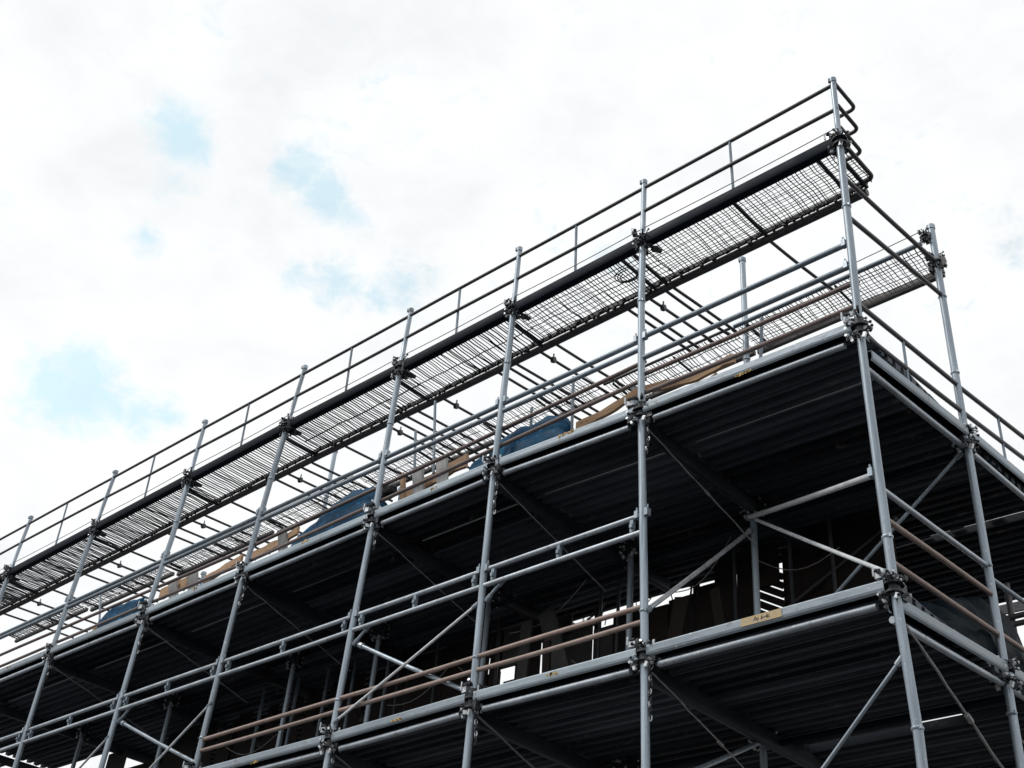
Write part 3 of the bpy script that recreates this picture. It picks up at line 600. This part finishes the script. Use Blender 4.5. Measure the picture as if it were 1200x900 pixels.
for k in range(NS - 1):
    z0, z1 = ZC[k], ZC[k + 1]; x0, x1 = fx(k, z0), fx(k + 1, z1); hh = 0.115
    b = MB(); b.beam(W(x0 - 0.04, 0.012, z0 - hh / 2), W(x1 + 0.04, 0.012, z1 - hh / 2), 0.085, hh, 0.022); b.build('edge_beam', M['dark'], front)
    zi0, zi1 = z0 - 0.125, z1 - 0.125
    e = -0.07 if k == 0 else 0.0
    b = MB(); b.beam(W(x0 + e, 0.545, zi0 - 0.01), W(x1, 0.545, zi1 - 0.01), 0.06, 0.065, 0.02); b.build('inner_beam', M['rail_dark'], front)
    b = MB(); b.beam(W(x0 + e, 0.485, zi0 + 0.02), W(x1, 0.485, zi1 + 0.02), 0.022, 0.05, 0.004)
    n = 34
    for i in range(n):                               # clips that hold the mesh to the inner beam
        t = (i + rng.random()) / n; x = x0 + (x1 - x0) * t
        b.box(W(x, 0.482 + rng.uniform(-0.012, 0.012), zi0 + (zi1 - zi0) * t + 0.01 + rng.uniform(-0.02, 0.02)), (rng.uniform(0.012, 0.04), 0.03, rng.uniform(0.02, 0.045)), Matrix.Rotation(rng.uniform(-0.6, 0.6), 3, 'Y'))
    b.build('clip_strip', M['wire'], front, False)
    zm = (z0 + z1) / 2 - 0.105
    nx, ny = ((0.038, 13) if k == 0 else (0.033, 7) if k == 1 else (0.037, 1) if k < 4 else (0.046, 0))
    wire_mesh(x0 + 0.012, x1 - 0.012, 0.04, 0.50, zm, nx, ny, 100 + k, (0.0042 if k == 0 else 0.0052 if k == 1 else 0.0064 + 0.0005 * min(k, 5)), 0.9 if k < 3 else 0.45).build('mesh_panel', M['wire'], front, False)
    for t in ((0.03, 0.11, 0.52) if k == 0 else (0.08, 0.16) if k == 1 else (0.06,)):
        xx = x0 + (x1 - x0) * t; b = MB(); b.beam(W(xx, 0.03, zm - 0.012), W(xx, 0.52, zm - 0.012), 0.028, 0.028, 0.005); b.build('cross_bar', M['wire'], front)
    # bracket beside each standard
    b = MB(); xx = x0 + 0.09
    if k: 
        b.box(W(xx, 0.06, z0 - 0.15), (0.06, 0.04, 0.045), Matrix.Rotation(0.5, 3, 'Y')); b.box(W(xx + 0.01, 0.09, z0 - 0.15), (0.03, 0.06, 0.03), Matrix.Rotation(-0.4, 3, 'Z'))
        b.tube([W(xx - 0.05, 0.03, z0 - 0.1), W(xx + 0.03, 0.12, z0 - 0.15)], 0.010, 6); b.build('bracket', M['coupler'], front, False)
    b = MB(); p0, p1 = W(x0, -0.01, z0 + 0.085), W(x1, -0.01, z1 + 0.085); b.tube([p0.lerp(p1, i / 6) - Vector((0, 0, 0.012 * math.sin(math.pi * i / 6))) for i in range(7)], 0.0042, 5); b.build('toe_wire', M['wire'], front)
# loose wire coil on the mesh near the second standard
b = MB(); c = W(-2.25, 0.25, 3.725)
for i in range(3):
    rr = 0.055 + 0.018 * i; b.tube([c + Vector((math.cos(t) * rr * 1.5, math.sin(t) * rr, 0.01 * i)) for t in [q * 6.2832 / 14 for q in range(11 + i)]], 0.0052, 5, 0, False)
tag(b.build('wire_coil', M['wire'], None, False), 'loose loop of black wire lying on the front walkway mesh', 'wire coil')

zr = 3.70
for k in range(NS - 1):
    x0, x1 = [0.0, -1.9, -3.45, -5.0, -6.9, -8.7, -10.8, -12.9, -15][k], [0.0, -1.9, -3.45, -5.0, -6.9, -8.7, -10.8, -12.9, -15][k + 1]
    zz = zr - 0.008 * k; ya, yb = (1.40, 1.79) if k < 2 else (1.15 - 0.02 * (k - 2), 1.52 - 0.05 * (k - 2))
    part_tube('near_beam', W(x0 - 0.03, ya, zz + 0.03), W(x1, ya, zz + 0.02), 0.022 if k == 0 else 0.015, 'bluegrey' if k == 0 else 'rail_dark', rear, 0.004)
    b = MB(); b.beam(W(x0 - 0.03, yb, zz - 0.02), W(x1 + 0.01, yb, zz - 0.03), 0.045, 0.085 if k == 0 else 0.05, 0.008); b.build('fascia_board', M['fascia'], rear)
    wire_mesh(x0 - 0.02, x1 + 0.02, ya, yb, zz, 0.036, 8 if k == 0 else 2, 300 + k, 0.0046 if k == 0 else 0.0054).build('mesh_panel', M['wire'], rear, False)
    for t in (0.45, 0.93):
        xx = x0 + (x1 - x0) * t; b = MB(); b.beam(W(xx, ya + 0.01, zz - 0.01), W(xx, yb - 0.02, zz - 0.01), 0.02, 0.02, 0.004); b.build('cross_bar', M['wire'], rear)
b = MB(); b.tube([W(-0.02, 1.40, zr + 0.16), W(-0.9, 1.40, zr + 0.13), W(-1.9, 1.40, zr + 0.15)], 0.0042, 5); b.build('toe_wire', M['wire'], rear)

# ------------------------------------------------------------------ loose things on the upper platform
def warped_board(name, pix, y, hgt, thick, mat, label, cat, group=None):
    pts = [on_front(px, py, y) for px, py in pix]; out_ = []
    for a, c in zip(pts, pts[1:]):
        for i in range(4): out_.append(a.lerp(c, i / 4))
    out_.append(pts[-1]); b = MB(); n = len(out_); vs, fs = [], []
    for i, p in enumerate(out_):
        hh = hgt * (1 + 0.12 * math.sin(i * 1.7)) / 2
        for dy, dz in ((-thick / 2, -hh), (thick / 2, -hh), (thick / 2, hh), (-thick / 2, hh)): vs.append(p + Vector((0, dy + 0.02 * math.sin(i * 0.5), dz)))
    for i in range(n - 1):
        for j in range(4): fs.append((i * 4 + j, i * 4 + (j + 1) % 4, i * 4 + 4 + (j + 1) % 4, i * 4 + 4 + j))
    fs += [(3, 2, 1, 0), tuple((n - 1) * 4 + j for j in range(4))]
    b.add(vs, fs); return tag(b.build(name, M[mat]), label, cat, group)
warped_board('timber_board', [(676, 500), (712, 480), (748, 461), (780, 452), (815, 440), (845, 428), (862, 421)], 0.22, 0.075, 0.03, 'wood', 'long warped brown board arching over the platform edge', 'board')
warped_board('timber_board', [(800, 461), (815, 455), (842, 442)], 0.26, 0.05, 0.03, 'wood', 'short brown offcut lying under the long warped board', 'board')
warped_board('timber_board', [(470, 585), (490, 570), (520, 556), (548, 540)], 0.30, 0.13, 0.03, 'wood', 'brown board standing on edge between two grey upright boards', 'board')
warped_board('timber_board', [(295, 652), (315, 640), (335, 634), (350, 622)], 0.25, 0.085, 0.03, 'wood', 'small brown board beside the blue tarpaulin that ends in a low tail', 'board')
warped_board('timber_board', [(240, 680), (262, 665), (285, 655)], 0.25, 0.085, 0.03, 'wood', 'sagging brown board sloping down from a standard to the grey upright', 'board')
warped_board('timber_board', [(188, 697), (205, 687), (222, 682)], 0.25, 0.13, 0.03, 'wood', 'stubby brown board between grey uprights beside the dark blue sack', 'board')
def upright_board(px, py0, py1, w, y, mat, label, group=None):
    a, c = on_front(px, py0, y), on_front(px, py1, y); b = MB(); b.beam(a, Vector((c.x + 0.01, c.y, c.z)), w, 0.035, 0.006, 0, Vector((0, 1, 0))); return tag(b.build('upright_board', M[mat]), label, 'board', group)
for px, a, c, w, lb in ((490, 552, 590, 0.13, 'grey upright board at the low end of the edge-standing brown board'), (518, 540, 575, 0.13, 'grey upright board in the middle of the edge-standing brown board'),
                    (203, 682, 706, 0.14, 'grey upright board in front of the stubby brown board'), (226, 672, 698, 0.16, 'wide grey upright board between the stubby brown board and the sagging board'),
                    (331, 622, 646, 0.12, 'grey upright board in front of the small brown board by the draped tarpaulin'), (472, 556, 592, 0.05, 'narrow brown upright stake beside the black rag')):
    upright_board(px, a, c, w, 0.20, 'wood_grey' if w > .06 else 'wood', lb)

def tarp_heap(name, crest, depth, mat, label, seed, zbase, axis=0, cr=0.03):
    """crumpled sheet thrown over something low: a ridge whose crest follows the given points, running along x (0) or y (1)"""
    b = MB(); cols = []; n = 44; mrow = 16; lat = 1 - axis
    u0, u1 = crest[0][axis], crest[-1][axis]
    for i in range(n + 1):
        u = u0 + (u1 - u0) * i / n
        for a, c in zip(crest, crest[1:]):
            if min(a[axis], c[axis]) - 1e-6 <= u <= max(a[axis], c[axis]) + 1e-6:
                t = (u - a[axis]) / (c[axis] - a[axis]); zt = a.z + (c.z - a.z) * t; w0 = a[lat]; break
        cols.append((u, max(0.02, zt - (zbase + H)), w0))
    vs, fs = [], []
    for u, hgt, w0 in cols:
        for j in range(mrow + 1):
            ang = math.pi * j / mrow; sn = math.sin(ang)
            w = w0 - math.cos(ang) * depth * (0.55 + 0.45 * (1 - sn)); zz = zbase + H + hgt * min(1, max(sn, 0) ** 0.55)
            q = Vector((u * 4 + seed, w * 5, zz * 3)); nn = mnoise.noise_vector(q) * cr + mnoise.noise_vector(q * 2.6) * cr * 0.45
            nn *= min(1.0, hgt / 0.1)
            if j in (0, mrow): nn.z = 0
            p = Vector((u, w, zz)) if axis == 0 else Vector((w, u, zz)); vs.append(p + nn)
    r = mrow + 1
    for i in range(n):
        for j in range(mrow): fs.append((i * r + j, (i + 1) * r + j, (i + 1) * r + j + 1, i * r + j + 1))
        fs.append((i * r + mrow, (i + 1) * r + mrow, (i + 1) * r, i * r))
    fs.append(tuple(range(r))); fs.append(tuple(n * r + j for j in reversed(range(r))))
    b.add(vs, fs); return tag(b.build(name, M[mat]), label, 'tarpaulin')
def crest(pix, y): return [on_front(px, py, y) for px, py in pix]
zt_ = 2.05
tarp_heap('tarpaulin', crest([(560, 541), (590, 515), (620, 500), (645, 488), (664, 486), (669, 499)], 0.22), 0.12, 'tarp', 'blue tarpaulin bundled along the edge beside the long warped board', 1, zt_)
tarp_heap('tarpaulin', crest([(352, 627), (372, 610), (392, 592), (415, 576), (440, 570), (452, 590)], 0.22), 0.12, 'tarp', 'blue tarpaulin draped in a peak that ends in a low tail', 2, zt_)
tarp_heap('tarpaulin', crest([(122, 724), (138, 711), (155, 703), (170, 700)], 0.22), 0.12, 'tarp', 'small dark blue tarpaulin heap beside the stubby brown board', 3, zt_)
def crumple(name, c, size, mat, label, cat, seed):
    b = MB(); vs, fs = [], []; n, mm = 14, 9
    for i in range(mm + 1):
        th = math.pi * i / mm
        for j in range(n):
            ph = 2 * math.pi * j / n; d = Vector((math.sin(th) * math.cos(ph), math.sin(th) * math.sin(ph), math.cos(th)))
            q = 1 + 0.55 * mnoise.noise(d * 1.7 + Vector((seed, 0, 0))) + 0.25 * mnoise.noise(d * 4 + Vector((0, seed, 0)))
            vs.append(Vector(c) + Vector((d.x * size[0], d.y * size[1], d.z * size[2])) * q)
    for i in range(mm):
        for j in range(n): fs.append((i * n + j, (i + 1) * n + j, (i + 1) * n + (j + 1) % n, i * n + (j + 1) % n))
    b.add(vs, fs); return tag(b.build(name, M[mat]), label, cat)
p = on_front(456, 577, 0.2); crumple('rag', p, (0.11, 0.06, 0.06), 'rag', 'black rag hanging over the rail beside the blue tarpaulin', 'rag', 3)

# ------------------------------------------------------------------ things on the lower platform
def panel(name, x0, x1, y, z0, z1, mat, label, cat, tilt=0.0, group=None, thick=0.02):
    b = MB(); b.box((0, 0, 0), (abs(x1 - x0), thick, z1 - z0), Matrix.Rotation(tilt, 3, 'Y'))
    o = b.build(name, M[mat], None, False); o.location = W((x0 + x1) / 2, y, (z0 + z1) / 2); return tag(o, label, cat, group)
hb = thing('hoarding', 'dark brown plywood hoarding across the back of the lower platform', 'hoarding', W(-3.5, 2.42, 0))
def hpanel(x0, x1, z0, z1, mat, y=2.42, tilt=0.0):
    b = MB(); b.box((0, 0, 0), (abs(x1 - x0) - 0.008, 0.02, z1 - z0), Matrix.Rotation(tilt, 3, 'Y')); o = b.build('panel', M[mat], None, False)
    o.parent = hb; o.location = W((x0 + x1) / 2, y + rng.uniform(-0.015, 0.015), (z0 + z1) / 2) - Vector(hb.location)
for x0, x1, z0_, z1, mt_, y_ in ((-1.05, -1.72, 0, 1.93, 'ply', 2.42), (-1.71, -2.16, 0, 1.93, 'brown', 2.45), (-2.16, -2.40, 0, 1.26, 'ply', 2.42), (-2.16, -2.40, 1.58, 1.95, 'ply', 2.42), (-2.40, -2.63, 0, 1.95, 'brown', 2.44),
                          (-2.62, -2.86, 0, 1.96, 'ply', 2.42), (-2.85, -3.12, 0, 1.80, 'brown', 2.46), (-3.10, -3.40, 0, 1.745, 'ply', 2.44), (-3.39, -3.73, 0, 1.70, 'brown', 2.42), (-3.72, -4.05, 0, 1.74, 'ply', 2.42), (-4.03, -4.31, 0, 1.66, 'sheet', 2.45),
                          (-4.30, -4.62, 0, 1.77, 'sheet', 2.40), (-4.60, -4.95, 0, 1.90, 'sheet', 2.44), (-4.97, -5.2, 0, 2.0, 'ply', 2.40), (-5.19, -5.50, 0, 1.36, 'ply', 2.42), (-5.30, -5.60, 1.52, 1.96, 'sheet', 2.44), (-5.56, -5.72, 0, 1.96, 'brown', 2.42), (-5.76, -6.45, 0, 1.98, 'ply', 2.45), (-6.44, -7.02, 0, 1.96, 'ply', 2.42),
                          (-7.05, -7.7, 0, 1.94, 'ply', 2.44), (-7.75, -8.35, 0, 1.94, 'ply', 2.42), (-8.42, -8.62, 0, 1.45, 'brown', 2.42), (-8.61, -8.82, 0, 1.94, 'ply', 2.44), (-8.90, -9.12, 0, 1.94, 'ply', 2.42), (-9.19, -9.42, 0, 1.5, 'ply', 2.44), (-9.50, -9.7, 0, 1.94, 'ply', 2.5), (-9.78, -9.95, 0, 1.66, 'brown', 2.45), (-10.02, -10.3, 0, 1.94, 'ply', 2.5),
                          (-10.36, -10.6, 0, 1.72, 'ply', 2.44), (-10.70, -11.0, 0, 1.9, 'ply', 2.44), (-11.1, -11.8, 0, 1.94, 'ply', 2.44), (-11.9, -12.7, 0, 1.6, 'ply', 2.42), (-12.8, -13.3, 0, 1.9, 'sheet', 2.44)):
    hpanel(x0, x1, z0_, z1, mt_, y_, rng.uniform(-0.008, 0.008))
for i in range(7):                                       # sloping louvre slats in the opening
    b = MB(); b.box((0, 0, 0), (0.34, 0.012, 0.062), Matrix.Rotation(0.55, 3, 'Y')); o = b.build('slat', M['ply'], None, False); o.parent = hb; o.location = W(-2.28, 2.43, 1.20 + 0.088 * i) - Vector(hb.location)
for i in range(26):                                      # torn netting strips and wire ends along the top of the hoarding
    x = -2.9 - 2.2 * rng.random(); z = 1.70 + 0.06 * rng.random(); a_ = W(x, 2.39, z - 0.05)
    b = MB(); b.tube([a_, a_ + Vector((rng.uniform(-0.06, 0.06), rng.uniform(-0.02, 0.02), rng.uniform(0.04, 0.16))), a_ + Vector((rng.uniform(-0.16, 0.16), 0, rng.uniform(0.10, 0.26)))], rng.choice((0.004, 0.006, 0.011)), 5); b.build('wire_end', M['wire'], hb)
for x in (-2.0, -3.1, -4.3, -5.35, -6.9, -8.62, -9.53, -10.33):
    b = MB(); b.beam(W(x, 2.47, 0), W(x, 2.47, 1.86), 0.05, 0.05, 0.004, 0, Vector((0, 1, 0))); b.build('stud', M['ply'], hb)
cr_ = [on_side(px, py, -0.32) for px, py in ((1062, 716), (1085, 708), (1115, 702), (1140, 702), (1160, 716), (1172, 738), (1190, 765))]
hpanel(-5.62, -5.88, 0.0, 1.53, 'ply', 2.50)
for px, py in ((360, 745), (392, 750), (420, 758), (457, 770), (312, 800)):
    q = on_front(px, py, 2.1); b = MB(); b.tube([Vector((q.x, 2.1, H + 1.95)), Vector((q.x - 0.02, 2.1, H - 0.02))], 0.02, 8); b.build('prop', M['bluegrey'], scaffold)
tarp_heap('tarpaulin', cr_, 0.28, 'tarp_dark', 'dark teal tarpaulin heap behind the side rails of the lower platform', 5, 0.0, 1, 0.05)
# guard at the back of the lower platform
a_, c_ = on_front(1180, 688, 3.25), on_front(1188, 748, 3.25)
b = MB(); b.tube([a_ + Vector((0, 0, 0.03)), Vector((c_.x, 3.25, H - 0.03))], 0.026, 10); b.build('standard', M['rail_dark'], scaffold)
for py in (723, 733):
    q = on_front(1184, py, 3.22); part_tube('guardrail', Vector((-2.0, 3.22, q.z)), Vector((0.05, 3.22, q.z)), 0.024, 'rail_dark')
def leaning(px0, py0, px1, py1, y, w, mat, name, label, cat):
    """a board or pole leaning at depth y between two places"""
    a_, c_ = on_front(px0, py0, y), on_front(px1, py1, y); t = (c_ - a_).normalized(); zb = H + 0.0
    if a_.z > zb: a_ = a_ - t * ((a_.z - zb) / max(0.2, t.z))
    b = MB(); b.beam(a_, c_, w, 0.03, 0.004, 0, Vector((0, 1, 0))); return tag(b.build(name, M[mat], None, False), label, cat)
leaning(612, 790, 618, 728, 1.95, 0.14, 'sheet', 'leaning_board', 'grey dusty board leaning between two inner props behind the rusty rails', 'board')
leaning(655, 775, 640, 716, 2.0, 0.20, 'sheet', 'leaning_board', 'wide grey board leaning to one side under the open slot', 'board')
leaning(640, 790, 641, 752, 1.6, 0.09, 'brown', 'leaning_board', 'short brown board upright behind the rusty rails near the sticker', 'board')
leaning(790, 752, 800, 700, 1.9, 0.16, 'brown', 'leaning_board', 'dark brown board leaning on the hoarding behind the diagonal brace', 'board')
leaning(845, 735, 838, 690, 1.9, 0.10, 'brown', 'leaning_board', 'narrow dark brown board leaning near the inner standard', 'board')
for i, (px, py0, py1) in enumerate(((705, 690, 770), (725, 700, 765), (860, 640, 720), (925, 640, 700), (975, 655, 700), (515, 745, 820), (585, 735, 800), (470, 765, 830))):
    q = on_front(px, py0, 2.15); b = MB(); b.tube([Vector((q.x, 2.15, H + 1.95)), Vector((q.x - 0.03 + 0.012 * i, 2.15, H - 0.02))], 0.017, 8); b.build('prop', M['transom'], scaffold)
for i in range(9):                                       # slack cords tied between the inner props
    x = -2.2 - 0.95 * i + rng.uniform(-0.2, 0.2); l_ = rng.uniform(0.6, 1.3); z = rng.uniform(1.0, 1.7); z2 = z + rng.uniform(-0.5, 0.4); b = MB()
    b.tube([W(x + l_ * t / 8, 2.05, z + (z2 - z) * t / 8 - 0.16 * math.sin(math.pi * t / 8)) for t in range(9)], 0.005, 5); b.build('tie_cable', M['cable'], scaffold)
